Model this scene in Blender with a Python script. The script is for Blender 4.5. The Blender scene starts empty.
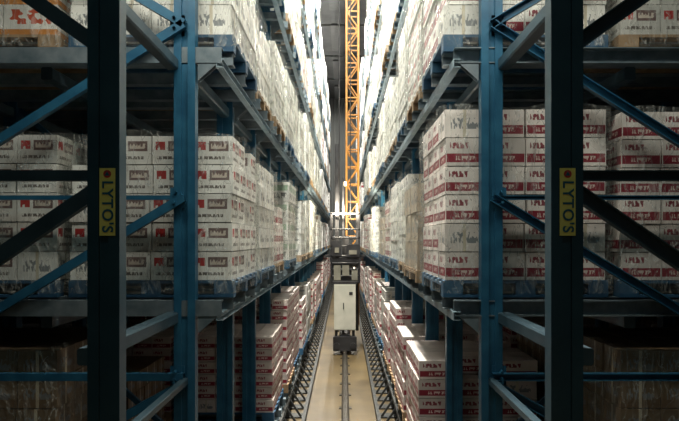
import bpy, math, random
from mathutils import Vector, Matrix, noise
random.seed(7)
CZ=2.65            # camera height above floor
scene=bpy.context.scene
try:
    scene.view_settings.view_transform='Standard'
except Exception: pass

# ------------------------------------------------------------------ materials
def new_mat(name):
    m=bpy.data.materials.new(name); m.use_nodes=True
    nt=m.node_tree; b=nt.nodes['Principled BSDF']; return m,nt,b
def N(nt,t,**k):
    n=nt.nodes.new(t)
    for a,v in k.items(): setattr(n,a,v)
    return n
def math_(nt,op,a,b=None):
    n=N(nt,'ShaderNodeMath',operation=op)
    for i,v in enumerate((a,b)):
        if v is None: continue
        if isinstance(v,(int,float)): n.inputs[i].default_value=v
        else: nt.links.new(v,n.inputs[i])
    return n.outputs[0]
def mix(nt,f,a,b):
    n=N(nt,'ShaderNodeMix',data_type='RGBA')
    if isinstance(f,(int,float)): n.inputs[0].default_value=f
    else: nt.links.new(f,n.inputs[0])
    for i,v in ((6,a),(7,b)):
        if isinstance(v,tuple): n.inputs[i].default_value=(*v,1) if len(v)==3 else v
        else: nt.links.new(v,n.inputs[i])
    return n.outputs[2]
def noise_mat(name,c1,c2,scale=6,rough=.5,metal=0,bump=0,stretch=None):
    m,nt,b=new_mat(name)
    tc=N(nt,'ShaderNodeTexCoord'); mp=N(nt,'ShaderNodeMapping')
    nt.links.new(tc.outputs['Object'],mp.inputs[0])
    if stretch: mp.inputs['Scale'].default_value=stretch
    nz=N(nt,'ShaderNodeTexNoise'); nz.inputs['Scale'].default_value=scale; nz.inputs['Detail'].default_value=6
    nt.links.new(mp.outputs[0],nz.inputs['Vector'])
    r=N(nt,'ShaderNodeMapRange'); r.inputs[1].default_value=.35; r.inputs[2].default_value=.65
    nt.links.new(nz.outputs[0],r.inputs[0])
    nt.links.new(mix(nt,r.outputs[0],c1,c2),b.inputs['Base Color'])
    b.inputs['Roughness'].default_value=rough; b.inputs['Metallic'].default_value=metal
    if bump:
        bp=N(nt,'ShaderNodeBump'); bp.inputs['Strength'].default_value=bump; bp.inputs['Distance'].default_value=.01
        nt.links.new(nz.outputs[0],bp.inputs['Height']); nt.links.new(bp.outputs[0],b.inputs['Normal'])
    return m
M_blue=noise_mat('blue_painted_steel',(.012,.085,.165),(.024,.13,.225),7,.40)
M_blue_shade=noise_mat('shaded_blue_steel',(.014,.048,.07),(.022,.066,.092),5,.34)  # blue post paint darkened: the near posts' shade is put into the colour
M_galv=noise_mat('galvanized_steel',(.12,.17,.20),(.23,.28,.31),9,.42,.35)
M_edge=noise_mat('pale_blue_steel',(.22,.32,.38),(.34,.44,.50),9,.45,.1)
M_guide=noise_mat('worn_guide_steel',(.025,.028,.03),(.06,.06,.055),9,.55,.3)
M_bgal=noise_mat('blue_grey_steel',(.03,.06,.08),(.05,.09,.115),7,.42,.1)
M_floor=noise_mat('concrete_floor',(.055,.037,.015),(.125,.088,.037),1.1,.42,0,.2)
M_wall=noise_mat('metal_cladding',(.13,.14,.14),(.17,.18,.18),2,.6,0,0,(8,8,.1))
M_dwall=noise_mat('dark_wall_paint',(.03,.032,.035),(.045,.045,.05),2,.8)
M_ceil=noise_mat('ceiling_sheet',(.05,.052,.055),(.07,.072,.075),2,.7)
M_orange=noise_mat('orange_crane_paint',(.26,.105,.010),(.34,.145,.016),4,.5)
M_black=noise_mat('black_machine_paint',(.012,.012,.014),(.03,.03,.032),6,.4)
M_cab=noise_mat('cabinet_paint',(.38,.38,.32),(.48,.47,.40),3,.5)
M_panel=noise_mat('grey_machine_panel',(.13,.125,.10),(.20,.19,.15),5,.5)
M_bluep=noise_mat('blue_pallet_wood',(.015,.07,.15),(.03,.11,.20),12,.6)
M_wood=noise_mat('pallet_wood',(.25,.16,.085),(.38,.26,.15),12,.7)
M_yel=noise_mat('yellow_sign_plate',(.85,.72,.16),(.92,.80,.22),8,.5)
M_teal=noise_mat('sign_ink',(.01,.10,.16),(.01,.12,.18),8,.5)
M_red=noise_mat('red_ink',(.5,.03,.03),(.6,.05,.04),8,.5)
def emit(name,c,s):
    m,nt,b=new_mat(name); b.inputs['Base Color'].default_value=(*c,1)
    b.inputs['Emission Color'].default_value=(*c,1); b.inputs['Emission Strength'].default_value=s; return m
M_tube=emit('lamp_diffuser',(1,.85,.60),1.2)

def carton_mat(name,kind):
    m,nt,b=new_mat(name)
    at=N(nt,'ShaderNodeAttribute',attribute_name='tint')
    uv=N(nt,'ShaderNodeUVMap'); sp=N(nt,'ShaderNodeSeparateXYZ'); nt.links.new(uv.outputs[0],sp.inputs[0])
    u,v=sp.outputs[0],sp.outputs[1]
    def rect(a,c,d,e):
        x=math_(nt,'MULTIPLY',math_(nt,'GREATER_THAN',u,a),math_(nt,'LESS_THAN',u,c))
        y=math_(nt,'MULTIPLY',math_(nt,'GREATER_THAN',v,d),math_(nt,'LESS_THAN',v,e))
        return math_(nt,'MULTIPLY',x,y)
    def text(scx,scy,th):
        mp=N(nt,'ShaderNodeMapping'); mp.inputs['Scale'].default_value=(scx,scy,1)
        nt.links.new(uv.outputs[0],mp.inputs[0])
        nz=N(nt,'ShaderNodeTexNoise'); nz.inputs['Scale'].default_value=1; nz.inputs['Detail'].default_value=1
        nt.links.new(mp.outputs[0],nz.inputs['Vector'])
        return math_(nt,'GREATER_THAN',nz.outputs[0],th)
    col=at.outputs['Color']
    tc=N(nt,'ShaderNodeTexCoord'); nz=N(nt,'ShaderNodeTexNoise'); nz.inputs['Scale'].default_value=5; nz.inputs['Detail'].default_value=5
    nt.links.new(tc.outputs['Object'],nz.inputs['Vector'])
    dirt=N(nt,'ShaderNodeMapRange'); dirt.inputs[1].default_value=.3; dirt.inputs[2].default_value=.7; dirt.inputs[3].default_value=.78; dirt.inputs[4].default_value=1.06
    nt.links.new(nz.outputs[0],dirt.inputs[0])
    if kind=='A':
        col=mix(nt,math_(nt,'MULTIPLY',rect(.40,.90,.46,.82),.9),col,(.11,.04,.04))
        col=mix(nt,math_(nt,'MULTIPLY',rect(.45,.85,.55,.73),text(18,3,.50)),col,(.7,.62,.55))
        col=mix(nt,math_(nt,'MULTIPLY',rect(.08,.32,.50,.80),text(7,3,.36)),col,(.48,.03,.03))
        col=mix(nt,math_(nt,'MULTIPLY',rect(.12,.80,.17,.28),text(30,5,.45)),col,(.15,.13,.12))
    if kind=='B':
        col=mix(nt,rect(.02,.98,.12,.44),col,(.27,.018,.04))
        col=mix(nt,math_(nt,'MULTIPLY',rect(.25,.75,.20,.35),text(20,4,.52)),col,(.75,.60,.56))
        col=mix(nt,math_(nt,'MULTIPLY',rect(.10,.60,.62,.84),text(16,4,.46)),col,(.27,.05,.07))
    if kind=='C':
        col=mix(nt,math_(nt,'MULTIPLY',rect(.15,.85,.3,.7),text(14,4,.5)),col,(.22,.24,.26))
        col=mix(nt,rect(.46,.54,.0,1.),col,(.60,.54,.42))
    if kind=='G':
        col=mix(nt,math_(nt,'MULTIPLY',rect(.08,.92,.55,.85),.7),col,(.10,.26,.12))
        col=mix(nt,math_(nt,'MULTIPLY',rect(.15,.85,.15,.45),text(14,4,.5)),col,(.12,.12,.12))
    if kind=='K':
        col=mix(nt,math_(nt,'MULTIPLY',rect(.1,.9,.35,.85),text(6,4,.48)),col,(.55,.08,.03))
        col=mix(nt,rect(.0,1.,.0,.18),col,(.60,.24,.05))
    mu=N(nt,'ShaderNodeVectorMath',operation='SCALE'); nt.links.new(col,mu.inputs[0]); nt.links.new(dirt.outputs[0],mu.inputs['Scale'])
    nt.links.new(mu.outputs[0],b.inputs['Base Color']); b.inputs['Roughness'].default_value=.45
    return m
M_P=carton_mat('carton_plain','P'); M_A=carton_mat('carton_print_dark','A'); M_B=carton_mat('carton_print_maroon','B')
M_C=carton_mat('carton_taped','C'); M_G=carton_mat('carton_green','G'); M_K=carton_mat('crate_orange','K')
GM=[M_P,M_A,M_B,M_C,M_G,M_K,M_bluep,M_wood]
P,A,B,C,G,K,PB,PW=range(8)

# stretch film: clear plastic with hazy folds and crease streaks
M_film=bpy.data.materials.new('stretch_film'); M_film.use_nodes=True
nt=M_film.node_tree; nt.nodes.clear()
out=N(nt,'ShaderNodeOutputMaterial'); ms=N(nt,'ShaderNodeMixShader'); tr=N(nt,'ShaderNodeBsdfTransparent')
tr.inputs[0].default_value=(.98,.985,.97,1)
pb=N(nt,'ShaderNodeBsdfPrincipled'); pb.inputs['Base Color'].default_value=(.72,.74,.70,1); pb.inputs['Roughness'].default_value=.12
tc=N(nt,'ShaderNodeTexCoord'); mp=N(nt,'ShaderNodeMapping'); mp.inputs['Scale'].default_value=(6,6,2.4); nt.links.new(tc.outputs['Object'],mp.inputs[0])
nz=N(nt,'ShaderNodeTexNoise'); nz.inputs['Scale'].default_value=1.5; nz.inputs['Detail'].default_value=7; nz.inputs['Distortion'].default_value=2.2
nt.links.new(mp.outputs[0],nz.inputs['Vector'])
bp=N(nt,'ShaderNodeBump'); bp.inputs['Strength'].default_value=1; bp.inputs['Distance'].default_value=.10
nt.links.new(nz.outputs[0],bp.inputs['Height']); nt.links.new(bp.outputs[0],pb.inputs['Normal'])
rg=N(nt,'ShaderNodeMapRange'); rg.inputs[1].default_value=.50; rg.inputs[2].default_value=.72; rg.inputs[3].default_value=.05; rg.inputs[4].default_value=.42
nt.links.new(nz.outputs[0],rg.inputs[0])
mp2=N(nt,'ShaderNodeMapping'); mp2.inputs['Scale'].default_value=(9,9,3); mp2.inputs['Rotation'].default_value=(.5,.4,0); nt.links.new(tc.outputs['Object'],mp2.inputs[0])
n2=N(nt,'ShaderNodeTexNoise'); n2.inputs['Scale'].default_value=1.2; n2.inputs['Detail'].default_value=3; n2.inputs['Distortion'].default_value=1
nt.links.new(mp2.outputs[0],n2.inputs['Vector'])
ab=math_(nt,'ABSOLUTE',math_(nt,'SUBTRACT',n2.outputs[0],.5))
st=N(nt,'ShaderNodeMapRange'); st.inputs[1].default_value=.0; st.inputs[2].default_value=.020; st.inputs[3].default_value=.5; st.inputs[4].default_value=0
nt.links.new(ab,st.inputs[0])
fac=math_(nt,'MAXIMUM',rg.outputs[0],st.outputs[0])
nt.links.new(fac,ms.inputs[0])
nt.links.new(tr.outputs[0],ms.inputs[1]); nt.links.new(pb.outputs[0],ms.inputs[2]); nt.links.new(ms.outputs[0],out.inputs[0])

# ------------------------------------------------------------------ mesh builder
class MB:
    def __init__(s): s.v=[];s.f=[];s.m=[];s.uv=[];s.c=[]
    def box(s,x0,x1,y0,y1,z0,z1,m=0,mt=None,c=(1,1,1)):
        if mt is None: mt=m
        i=len(s.v)
        s.v+=[(x0,y0,z0),(x1,y0,z0),(x1,y1,z0),(x0,y1,z0),(x0,y0,z1),(x1,y0,z1),(x1,y1,z1),(x0,y1,z1)]
        for q,mm in (((0,1,5,4),m),((1,2,6,5),m),((2,3,7,6),m),((3,0,4,7),m),((4,5,6,7),mt),((3,2,1,0),mt)):
            s.f.append(tuple(i+k for k in q)); s.m.append(mm); s.uv+=[(0,0),(1,0),(1,1),(0,1)]; s.c+=[(*c,1)]*4
    def extrude(s,prof,p0,p1,up=(0,0,1),m=0,c=(1,1,1)):
        p0=Vector(p0);p1=Vector(p1);d=(p1-p0).normalized();up=Vector(up)
        r=d.cross(up).normalized(); u=r.cross(d).normalized()
        i=len(s.v);n=len(prof)
        for p in (p0,p1):
            for a,b in prof: s.v.append(tuple(p+r*a+u*b))
        for k in range(n):
            k2=(k+1)%n; s.f.append((i+k,i+k2,i+n+k2,i+n+k)); s.m.append(m); s.uv+=[(0,0),(1,0),(1,1),(0,1)]; s.c+=[(*c,1)]*4
        s.f.append(tuple(range(i+n-1,i-1,-1))); s.m.append(m); s.uv+=[(0,0)]*n; s.c+=[(*c,1)]*n
        s.f.append(tuple(range(i+n,i+2*n))); s.m.append(m); s.uv+=[(0,0)]*n; s.c+=[(*c,1)]*n
    def beam(s,p0,p1,w,h,up=(0,0,1),m=0):
        a=w/2;b=h/2; e=min(w,h)*.12
        s.extrude([(-a+e,-b),(a-e,-b),(a,-b+e),(a,b-e),(a-e,b),(-a+e,b),(-a,b-e),(-a,-b+e)],p0,p1,up,m)
    def chan(s,p0,p1,w,h,t,up=(0,0,1),m=0):   # C channel, web at -w/2
        a=w/2;b=h/2
        s.extrude([(-a,-b),(a,-b),(a,-b+t),(-a+t,-b+t),(-a+t,b-t),(a,b-t),(a,b),(-a,b)],p0,p1,up,m)
    def cyl(s,p0,p1,r,n=16,m=0):
        s.extrude([(r*math.cos(2*math.pi*k/n),r*math.sin(2*math.pi*k/n)) for k in range(n)],p0,p1,(0,0,1) if abs((Vector(p1)-Vector(p0)).normalized().z)<.9 else (0,1,0),m)
    def obj(s,name,mats,parent=None,smooth=False):
        me=bpy.data.meshes.new(name); me.from_pydata(s.v,[],s.f)
        for mm in mats: me.materials.append(mm)
        me.polygons.foreach_set('material_index',s.m)
        ul=me.uv_layers.new(name='UVMap'); ul.data.foreach_set('uv',[x for t in s.uv for x in t])
        ca=me.color_attributes.new('tint','FLOAT_COLOR','CORNER'); ca.data.foreach_set('color',[x for t in s.c for x in t])
        me.update()
        o=bpy.data.objects.new(name,me); scene.collection.objects.link(o)
        if parent: o.parent=parent
        return o
def empty(name,loc=(0,0,0)):
    e=bpy.data.objects.new(name,None); e.empty_display_size=.2; scene.collection.objects.link(e); e.location=loc; return e

# ------------------------------------------------------------------ layout
D=2.8; S=1.4; XP=1.066; XP2=3.05; XIN=.75; XR=.79; NB=23; XDEEP=5.9
Y0=D+S                                   # 4.2 first loaded bay
LV=[-2.17,-.41,1.35,3.11,4.87,6.63]      # rail tops rel. to camera
LV=[l+CZ for l in LV]
TOP=8.3+CZ-.2
YEND=Y0+NB*S

# room
rb=MB(); rb.box(-9,9,-4,YEND+3,-.1,0); rb.obj('floor',[M_floor])
rb=MB(); rb.box(-9,9,-4,YEND+3,TOP+1.2,TOP+1.3); rb.obj('ceiling',[M_ceil])
rb=MB(); rb.box(-9.1,-9,-4,YEND+3,0,TOP+1.2); rb.obj('wall_left',[M_dwall])
rb=MB(); rb.box(9,9.1,-4,YEND+3,0,TOP+1.2); rb.obj('wall_right',[M_dwall])
rb=MB(); rb.box(-9,9,-4.1,-4,0,TOP+1.2); rb.obj('wall_back',[M_dwall])
rb=MB()
rb.box(-9,9,YEND+3,YEND+3.1,0,TOP+1.2)
k=-9
while k<9:
    rb.extrude([(-.05,0),(.05,0),(.03,.04),(-.03,.04)],(k,YEND+3,.0),(k,YEND+3,TOP+1.2),(0,-1,0)); k+=.2
rb.obj('wall_far',[M_wall])

# ------------------------------------------------------------------ racks
def post_profile(w,d):
    a=w/2;b=d/2;t=.012;g=.022
    return [(-a,-b),(-a+.03,-b),(-a+.03,-b+t),(-a+t,-b+t),(-a+t,b-t),(-g-t,b-t),(-g-t,b-t-.014),(g+t,b-t-.014),(g+t,b-t),(a-t,b-t),(a-t,-b+t),(a-.03,-b+t),(a-.03,-b),(a,-b),(a,b),(g,b),(g,b-.014),(-g,b-.014),(-g,b),(-a,b)]
def px2z(py,y): return CZ+(240-py)/600*y
def build_rack(sgn):
    root=empty('pallet_rack')
    po=MB(); near=MB(); be=MB(); ra=MB(); br=MB(); gu=MB(); ed=MB()
    for k in range(-1,NB+1):
        y=Y0+k*S
        tgt=near if k==-1 else po
        tgt.extrude(post_profile(.148,.085),(sgn*XP,y,0.012),(sgn*XP,y,TOP),(0,-1,0))
        tgt.box(sgn*XP-.13,sgn*XP+.13,y-.11,y+.11,0,.012)
        for bx in (-.11,.11):
            for by in (-.085,.085): tgt.cyl((sgn*XP+bx,y+by,.012),(sgn*XP+bx,y+by,.03),.012,6)
        if k!=0:
            tgt.extrude(post_profile(.12,.10),(sgn*XP2,y,0.012),(sgn*XP2,y,TOP),(0,-1,0))
        if k>=0:
            po.extrude(post_profile(.12,.10),(sgn*(XP2+2.4),y,0.0),(sgn*(XP2+2.4),y,TOP),(0,-1,0))
    sg=lambda a:sgn*a
    for L in LV:
        for k in range(0,NB+1):
            y=Y0+k*S
            ra.chan((sg(XR+.02),y-.0,L-.065),(sg(XDEEP),y,L-.065),.07,.11,.008)
            x0=sg(XP-.09); x1=sg(XR+.05)
            for yy in (y-.03,y+.022):
                i=len(ra.v)
                ra.v+=[(x0,yy,L-.12),(x1,yy,L-.12),(x0,yy,L-.24),(x0,yy+.008,L-.12),(x1,yy+.008,L-.12),(x0,yy+.008,L-.24)]
                for q in ((0,1,2),(5,4,3),(0,3,4,1),(1,4,5,2),(2,5,3,0)):
                    ra.f.append(tuple(i+j for j in q)); ra.m.append(0); ra.uv+=[(0,0)]*len(q); ra.c+=[(1,1,1,1)]*len(q)
            if k<NB:
                for yy in (y+.17,y+.70,y+S-.17):
                    ra.chan((sg(XR-.03),yy,L-.045),(sg(XDEEP),yy,L-.045),.09,.088,.007)
        ed.chan((sg(XR+.035),Y0-.03,L-.12),(sg(XR+.035),YEND,L-.12),.05,.06,.006)
        be.beam((sg(XP+.085),D-.03,L-.13),(sg(XP+.085),Y0-.03,L-.13),.085,.08)
        be.beam((sg(XP),Y0+.0,L-.17),(sg(XP),YEND,L-.17),.085,.09)
        be.beam((sg(XP+1.0),Y0+.05,L-.17),(sg(XP+1.0),YEND,L-.17),.08,.09)
        be.beam((sg(XP2),Y0+.05,L-.17),(sg(XP2),YEND,L-.17),.08,.09)
    yb=Y0-.06
    def line(z0,z1,y,x0=XP,x1=XP2,w=.06,bb=br):
        bb.chan((sg(x0),y,z0),(sg(x1),y,z1),.045,w,.006,(0,0,1))
        for xx,zz,dx in ((x0,z0,.1),(x1,z1,-.1)):
            bb.box(min(sg(xx),sg(xx+dx)),max(sg(xx),sg(xx+dx)),y+.022,y+.030,zz-.07,zz+.07)
            for q in (-.035,.035): bb.cyl((sg(xx+dx*.6),y+.03,zz+q),(sg(xx+dx*.6),y-.035,zz+q),.011,6)
    z=lambda py,y:px2z(py,y)
    line(z(22,4.1),z(205,4.1),yb); line(z(197,4.1),z(372,4.1),yb,w=.06)
    line(z(378,4.1),z(378,4.1),yb,w=.05); line(z(197,4.1),z(197,4.1),yb+.03,w=.03)
    line(z(22,4.1),z(-150,4.1),yb); line(z(385,4.1),z(385,4.1)-1.1,yb)
    yn=D+.03
    nb=MB()
    line(z(181,D),z(470,D),yn,w=.07,bb=nb); line(z(174,D),z(174,D),yn+.05,w=.05,bb=nb)
    line(z(52,D),z(-250,D),yn,w=.07,bb=nb); line(z(520,D),z(520,D),yn,w=.06,bb=nb)
    line(z(500,D),z(700,D),yn,w=.06,bb=nb)
    be.beam((sg(XP),D,CZ-.98),(sg(XP),Y0,CZ-.98),.05,.045)
    for k in range(1,NB,3):
        y=Y0+k*S
        for j in range(6):
            br.beam((sg(XP),y+.02,.4+j*1.76),(sg(XP2),y+.02,.4+(j+1)*1.76),.04,.05)
    gu.chan((sg(.54),D,.06),(sg(.54),YEND,.06),.05,.09,.008)
    gu.chan((sg(.78),D,.30),(sg(.78),YEND,.30),.04,.06,.006)
    yy=D
    while yy<YEND:
        gu.box(min(sg(.52),sg(.90)),max(sg(.52),sg(.90)),yy,yy+.22,0,.02)
        gu.beam((sg(.60),yy+.03,.02),(sg(.79),yy+.03,.30),.03,.03,(0,1,0)); yy+=.47
    gu.obj('floor_guides',[M_guide],root); ed.obj('edge_strips',[M_edge],root)
    po.obj('posts',[M_blue],root); near.obj('near_posts',[M_blue_shade],root); be.obj('longitudinal_beams',[M_bgal],root)
    ra.obj('lane_rails',[M_galv],root); br.obj('braces',[M_blue],root); nb.obj('near_braces',[M_bgal],root)
build_rack(-1); build_rack(1)

# ------------------------------------------------------------------ goods
def add_pallet(mb,x0,x1,y0,y1,z,blue):
    m=PB if blue else PW
    n=6
    for i in range(n):
        yy=y0+(y1-y0-.1)*i/(n-1); mb.box(x0,x1,yy,yy+.1,z+.1,z+.12,m)
    for yy in (y0,(y0+y1)/2-.05,y1-.1):
        mb.box(x0,x1,yy,yy+.1,z,z+.018,m)
        for xx in (x0,(x0+x1)/2-.07,x1-.14): mb.box(xx,xx+.14,yy,yy+.1,z+.018,z+.08,m)
    for xx in (x0,(x0+x1)/2-.07,x1-.14): mb.box(xx,xx+.14,y0,y1,z+.08,z+.1,m)
def add_cartons(mb,x0,x1,y0,y1,z,nx,ny,nz,h,kind,base,rnd=random):
    w=(x1-x0)/nx;d=(y1-y0)/ny
    for k in range(nz):
        ox=rnd.uniform(-.008,.008);oy=rnd.uniform(-.006,.006)
        for i in range(nx):
            for j in range(ny):
                if 0<i<nx-1 and 0<j<ny-1 and k<nz-1: continue
                f=rnd.uniform(.80,1.1); c=tuple(min(1,b*f) for b in base)
                g=.004; jx=rnd.uniform(-.004,.004); jy=rnd.uniform(-.004,.004)
                if rnd.random()<.02 and k==nz-1: continue
                kk=kind
                if kind in (A,B) and rnd.random()<.08: kk=C
                mb.box(x0+i*w+g+ox+jx,x0+(i+1)*w-g+ox+jx,y0+j*d+g+oy+jy,y0+(j+1)*d-g+oy+jy,z+k*h+.001,z+(k+1)*h-.006,kk,P,c)
def add_film(mb,x0,x1,y0,y1,z0,z1,res,seed):
    per=[]
    n=res
    cx,cy=(x0+x1)/2,(y0+y1)/2
    for a,b_ in (((x0,y0),(x1,y0)),((x1,y0),(x1,y1)),((x1,y1),(x0,y1)),((x0,y1),(x0,y0))):
        for i in range(n): t=i/n; per.append((a[0]+(b_[0]-a[0])*t,a[1]+(b_[1]-a[1])*t))
    nv=max(3,int(res*.9)); base=len(mb.v); m=len(per)
    for j in range(nv+1):
        zz=z0+(z1-z0)*j/nv
        for i,(x,y) in enumerate(per):
            q=noise.noise(Vector((x*5+seed,y*5,zz*3+seed)))*.6+noise.noise(Vector((x*14+seed,y*14,zz*7)))*.45
            off=.020+.026*q
            dx=x-cx;dy=y-cy;l=math.hypot(dx,dy)
            zt=zz+(noise.noise(Vector((x*4,y*4,seed)))*.05+.01 if j==nv else 0)
            mb.v.append((x+dx/l*off*1.3,y+dy/l*off*1.3,zt))
    for j in range(nv):
        for i in range(m):
            a=base+j*m+i;b_=base+j*m+(i+1)%m
            mb.f.append((a,b_,b_+m,a+m)); mb.m.append(0); mb.uv+=[(0,0)]*4; mb.c+=[(1,1,1,1)]*4
WHITE=(.92,.92,.89); GREY=(.76,.76,.73); PINK=(.90,.84,.81); KRAFT_SHADE=(.20,.14,.085); DIM=(.55,.54,.51)  # last two are darkened, with the bottom level's shade in the carton colour
def single(sgn,col,L,yb,nx,ny,nz,h,kind,base,blue,res=22,film=True):
    xa=XIN+col*1.26; xb=xa+1.18
    x0,x1=(xa,xb) if sgn>0 else (-xb,-xa)
    y0=yb+.09;y1=y0+1.17
    e=empty('wrapped_carton_pallet',((x0+x1)/2,(y0+y1)/2,L))
    ox,oy=(x0+x1)/2,(y0+y1)/2
    a=MB(); add_pallet(a,x0-ox,x1-ox,y0-oy,y1-oy,0,blue); a.obj('pallet_base',GM,e)
    a=MB(); add_cartons(a,x0-ox+.01,x1-ox-.01,y0-oy+.01,y1-oy-.01,.122,nx,ny,nz,h,kind,base); a.obj('cartons',GM,e)
    if film:
        a=MB(); add_film(a,x0-ox,x1-ox,y0-oy,y1-oy,.03,.122+nz*h+.01,res,random.random()*50)
        f=a.obj('stretch_film',[M_film],e)
        for p in f.data.polygons: p.use_smooth=True
single(-1,0,LV[1],Y0,4,4,5,.208,A,WHITE,True,34)
single(-1,1,LV[1],Y0,4,4,5,.210,A,WHITE,True,34)
single(1,0,LV[1],Y0,4,4,6,.205,B,PINK,True,34)
single(1,1,LV[1],Y0,4,4,6,.202,B,PINK,True,34)
single(-1,0,LV[2],Y0,4,4,5,.22,C,WHITE,True,24)
single(-1,1,LV[2],Y0,3,4,5,.22,K,WHITE,False,20)
single(1,0,LV[2],Y0,4,4,5,.22,B,WHITE,True,24)
single(1,1,LV[2],Y0,4,4,5,.22,A,GREY,False,20)
single(-1,1,LV[0],Y0,4,4,6,.21,C,KRAFT_SHADE,False,14)
single(1,1,LV[0],Y0,4,4,6,.21,C,KRAFT_SHADE,False,14)

def variant(sgn,li,k):
    r=random.random()
    if li==0: kind,base=(B,(.70,.62,.58)) if (r<.75 or k<4) else ((C,DIM) if r<.9 else (A,DIM))  # bottom level: shade painted in by duller carton tints
    elif li==1:
        if sgn>0: kind,base=(B,PINK) if r<.35 else ((A,WHITE) if r<.5 else ((C,WHITE) if r<.85 else (C,(.5,.42,.33))))
        else: kind,base=(G,GREY) if r<.08 else ((A,WHITE) if r<.45 else ((C,WHITE) if r<.9 else (B,PINK)))
    else: kind,base=(C,(.93,.93,.90)) if r<.5 else ((P,(.94,.94,.92)) if r<.78 else ((A,WHITE) if r<.92 else (B,PINK)))
    nx=random.choice((3,4,4,5)); ny=random.choice((3,4,4)); h=random.choice((.18,.205,.24,.28))
    if li==0: h=random.choice((.15,.18)); ny=5
    H=random.uniform(.85,1.32) if li<4 else random.uniform(.7,1.3)
    return kind,base,nx,ny,max(2,int(H/h)),h
for sgn in (-1,1):
    for li,L in enumerate(LV):
        g=MB(); f=MB()
        for k in range(0,NB):
            yb=Y0+k*S
            for col in range(3):
                if k==0 and li in (0,1,2): continue
                if k==1 and li==0 and col==0 and sgn<0: continue
                if col==2 and k>2: continue
                if col==1 and k>9 : continue
                if random.random()<.04 and k>1: continue
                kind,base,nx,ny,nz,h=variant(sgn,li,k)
                if li==0 and k<2 and col>0: kind,base=C,KRAFT_SHADE
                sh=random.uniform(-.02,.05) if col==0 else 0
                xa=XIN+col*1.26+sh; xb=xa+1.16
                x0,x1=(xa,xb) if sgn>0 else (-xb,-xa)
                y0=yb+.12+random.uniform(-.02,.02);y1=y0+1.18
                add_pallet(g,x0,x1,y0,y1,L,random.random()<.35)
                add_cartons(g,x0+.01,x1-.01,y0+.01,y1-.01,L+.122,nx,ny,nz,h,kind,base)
                if col==0 and k<12 and li>0: add_film(f,x0,x1,y0,y1,L+.03,L+.122+nz*h+.01,16 if k<6 else 8,random.random()*50)
        r=empty('palletized_goods_row')
        g.obj('pallets_and_cartons',GM,r)
        if f.v:
            ff=f.obj('stretch_film',[M_film],r)
            for p in ff.data.polygons: p.use_smooth=True

# ------------------------------------------------------------------ signs
for sgn in (-1,1):
    x=sgn*XP+(.02 if sgn<0 else .0); y=D-.044; zc=CZ+.175
    e=empty('rack_sign',(x,y,zc))
    a=MB(); a.box(-.036,.036,-.004,0,-.155,.155)
    a.obj('plate',[M_yel],e)
    a=MB(); a.cyl((0,-.004,.128),(0,-.0055,.128),.018,16); a.obj('emblem_disc',[M_red],e)
    a=MB(); a.extrude([(-.012,-.008),(.012,-.008),(0,.012)],(0,-.0055,.128),(0,-.007,.128)); a.obj('emblem_mark',[M_teal],e)
    cu=bpy.data.curves.new('sign_letters','FONT'); cu.body="LYTO'S"; cu.size=.070; cu.extrude=.001; cu.offset=.0012; cu.space_character=1.1
    cu.align_x='CENTER'; cu.align_y='CENTER'; cu.materials.append(M_teal)
    o=bpy.data.objects.new('sign_letters',cu); scene.collection.objects.link(o); o.parent=e
    o.matrix_local=Matrix(((0,1,0,0),(0,0,-1,-.006),(-1,0,0,-.022),(0,0,0,1)))

# ------------------------------------------------------------------ stacker crane
cr=empty('stacker_crane',(.06,0,0))
yc=13.9
a=MB(); a.beam((0,yc,.30),(0,yc+3.4,.30),.26,.30); a.box(-.27,.27,yc-.12,yc+.12,.10,.42)
for yy in (yc+.15,yc+3.1): a.cyl((-.10,yy,.20),(.10,yy,.20),.16,20)
a.cyl((-.19,yc-.14,.22),(-.19,yc-.10,.22),.07,16); a.cyl((.19,yc-.14,.22),(.19,yc-.10,.22),.07,16)
a.obj('chassis',[M_black],cr)
a=MB()
a.box(-.25,.25,yc-.02,yc+.4,.56,1.62)
a.box(-.245,-.005,yc-.035,yc-.02,.58,1.60); a.box(.005,.245,yc-.035,yc-.02,.58,1.60)
a.obj('control_cabinet',[M_cab],cr)
a=MB(); a.box(-.04,-.02,yc-.05,yc-.035,1.05,1.2); a.box(.10,.18,yc-.045,yc-.035,1.38,1.45)
for yy in (-.2,.2): a.box(yy-.03,yy+.03,yc+.05,yc+.3,.42,.60)
a.box(-.28,.28,yc+.02,yc+.42,1.62,1.68)
a.obj('cabinet_fittings',[M_black],cr)
a=MB(); ym=15.6; xm=.20; hw=.155
for dx in (-hw,hw):
    for dy in (0,.4): a.beam((xm+dx,ym+dy,.45),(xm+dx,ym+dy,TOP+.6),.05,.055,(0,1,0))
zz=.5;s=1
while zz<TOP+.3:
    for dy in (0,.4):
        a.beam((xm-hw*s,ym+dy,zz),(xm+hw*s,ym+dy,zz+.45),.03,.03,(0,1,0)); a.beam((xm-hw,ym+dy,zz),(xm+hw,ym+dy,zz),.025,.035)
    for dx in (-hw,hw): a.beam((xm+dx,ym,zz),(xm+dx,ym+.4,zz+.45),.03,.03,(1,0,0))
    zz+=.45; s=-s
a.obj('lattice_mast',[M_orange],cr)
a=MB()
a.beam((-.19,yc+.5,.45),(-.19,yc+.5,CZ+2.3),.09,.08,(0,1,0))
a.beam((-.04,yc+.55,.45),(-.04,yc+.55,CZ+1.5),.05,.04,(0,1,0))
a.beam((.30,yc+.7,.45),(.30,yc+.7,CZ+.9),.07,.07,(0,1,0))
zc=CZ-1.0
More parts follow.
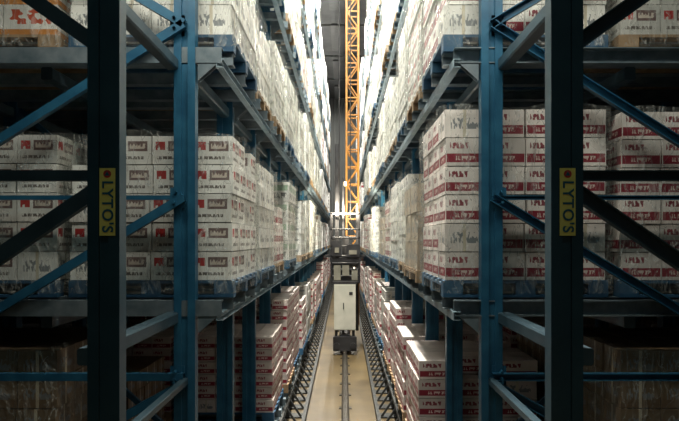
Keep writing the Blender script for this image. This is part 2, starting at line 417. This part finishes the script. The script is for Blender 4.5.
for xx in (-.32,.34):
    a.beam((xx,yc+.3,zc),(xx,yc+.3,CZ+.65),.05,.05,(0,1,0)); a.beam((xx,yc+1.3,zc),(xx,yc+1.3,CZ+.65),.05,.05,(0,1,0))
    for q in (0,.5,1.0,1.6): a.beam((xx,yc+.3,zc+q),(xx,yc+1.3,zc+q),.04,.04)
for q in (0,.14,.3,.45,.62,.85,1.05,1.25,1.62): a.beam((-.34,yc+.3,zc+q),(.36,yc+.3,zc+q),.05,.04)
for q in (0,.45,1.05): a.beam((-.34,yc+1.3,zc+q),(.36,yc+1.3,zc+q),.05,.08)
a.box(-.36,.38,yc+.3,yc+1.4,CZ-.52,CZ-.42)
a.box(-.30,-.08,yc+.25,yc+.5,CZ-.38,CZ-.02); a.box(.04,.34,yc+.25,yc+.6,CZ-.40,CZ-.10); a.box(-.05,.1,yc+.6,yc+1.2,CZ-.95,CZ+.1)
a.box(-.31,.33,yc+.33,yc+.36,CZ-1.0,CZ-.42)
for x0 in (-.2,.12): a.box(-.48,.48,yc+.6+x0,yc+.7+x0,CZ-.41,CZ-.36)
a.obj('lift_carriage',[M_black],cr)
a=MB(); a.box(-.26,-.10,yc+.26,yc+.3,CZ-.95,CZ-.60); a.box(-.06,.10,yc+.26,yc+.3,CZ-.84,CZ-.60); a.box(.16,.30,yc+.26,yc+.3,CZ-.95,CZ-.72)
a.box(-.24,-.14,yc+.23,yc+.25,CZ-.3,CZ-.18); a.box(.10,.28,yc+.23,yc+.25,CZ-.34,CZ-.24)
a.obj('carriage_panels',[M_panel],cr)
a=MB(); a.cyl((.22,yc+.28,CZ-.66),(.22,yc+.24,CZ-.66),.022,12)
a.box(-.02,.04,yc+.5,yc+.53,CZ+1.3,CZ+1.4)
a.obj('work_lights',[M_tube],cr)
a=MB()
for xx in (-.45,.45): a.cyl((xx*.3,yc+.7,CZ+.5),(xx*.3,yc+.7,TOP+.5),.012,8)
a.obj('hoist_ropes',[M_black],cr)
a=MB(); a.extrude([(-.06,0),(.06,0),(.06,.012),(.012,.03),(.012,.08),(.032,.09),(.032,.12),(-.032,.12),(-.032,.09),(-.012,.08),(-.012,.03),(-.06,.012)],(.06,3,0),(.06,YEND,0))
yy=3
while yy<YEND: a.box(-.04,.16,yy,yy+.12,0,.01); yy+=.8
a.obj('crane_floor_rail',[noise_mat('rail_steel',(.03,.027,.024),(.07,.06,.045),10,.4,.6)])
a=MB(); a.chan((0.24,2,TOP+.75),(0.24,YEND,TOP+.75),.12,.12,.01)
yy=4
while yy<YEND: a.beam((-XP,yy,TOP+.85),(XP,yy,TOP+.85),.06,.08); yy+=S*3
a.obj('crane_top_guide_rail',[M_guide])

# ------------------------------------------------------------------ lamps
def lamp(name,loc,sx,sy,power,rot=(0,0,0),color=(1,.96,.86)):
    e=empty(name,loc); e.rotation_euler=rot
    a=MB(); a.extrude([(-sx/2-.03,0),(sx/2+.03,0),(sx/2+.03,.03),(sx/2-.02,.09),(-sx/2+.02,.09),(-sx/2-.03,.03)],(0,-sy/2,.012),(0,sy/2,.012)); a.obj('housing',[M_black],e)
    L=bpy.data.lights.new('lamp_light','AREA'); L.shape='RECTANGLE'; L.size=sx;L.size_y=sy;L.energy=power;L.color=color
    o=bpy.data.objects.new('lamp_light',L); scene.collection.objects.link(o); o.parent=e
for i in range(7):
    lamp('rear_fill_lamp',(-.35,6.5+i*4.8,TOP+.5),.25,3.2,(1800,1500,1100,800,550,350,220)[i])
lamp('rear_fill_lamp',(0,3.35,CZ+2.3),3.6,.16,66,color=(1,.95,.82))
lamp('rear_fill_lamp',(0,-2.5,TOP+.6),3,.3,60,color=(.65,1,.95))  # unseen fill light added behind the camera for the near post fronts
L=bpy.data.lights.new('crane_lamp','AREA'); L.shape='RECTANGLE'; L.size=.5;L.size_y=.1;L.energy=130;L.color=(1,.88,.66)
o=bpy.data.objects.new('crane_lamp',L); scene.collection.objects.link(o); o.location=(0,yc+.15,CZ+.72); o.rotation_euler=(math.radians(80),0,0); o.parent=cr

w=bpy.data.worlds.new('World'); scene.world=w; w.use_nodes=True
w.node_tree.nodes['Background'].inputs[0].default_value=(.3,.6,.62,1); w.node_tree.nodes['Background'].inputs[1].default_value=.05

cam=bpy.data.cameras.new('camera'); co=bpy.data.objects.new('camera',cam); scene.collection.objects.link(co)
co.location=(.04,0,CZ); co.rotation_euler=(math.pi/2,0,0)
cam.sensor_width=36; cam.lens=600/679*36; cam.shift_x=-4.5/679; cam.shift_y=29.5/679; cam.clip_end=200
scene.camera=co
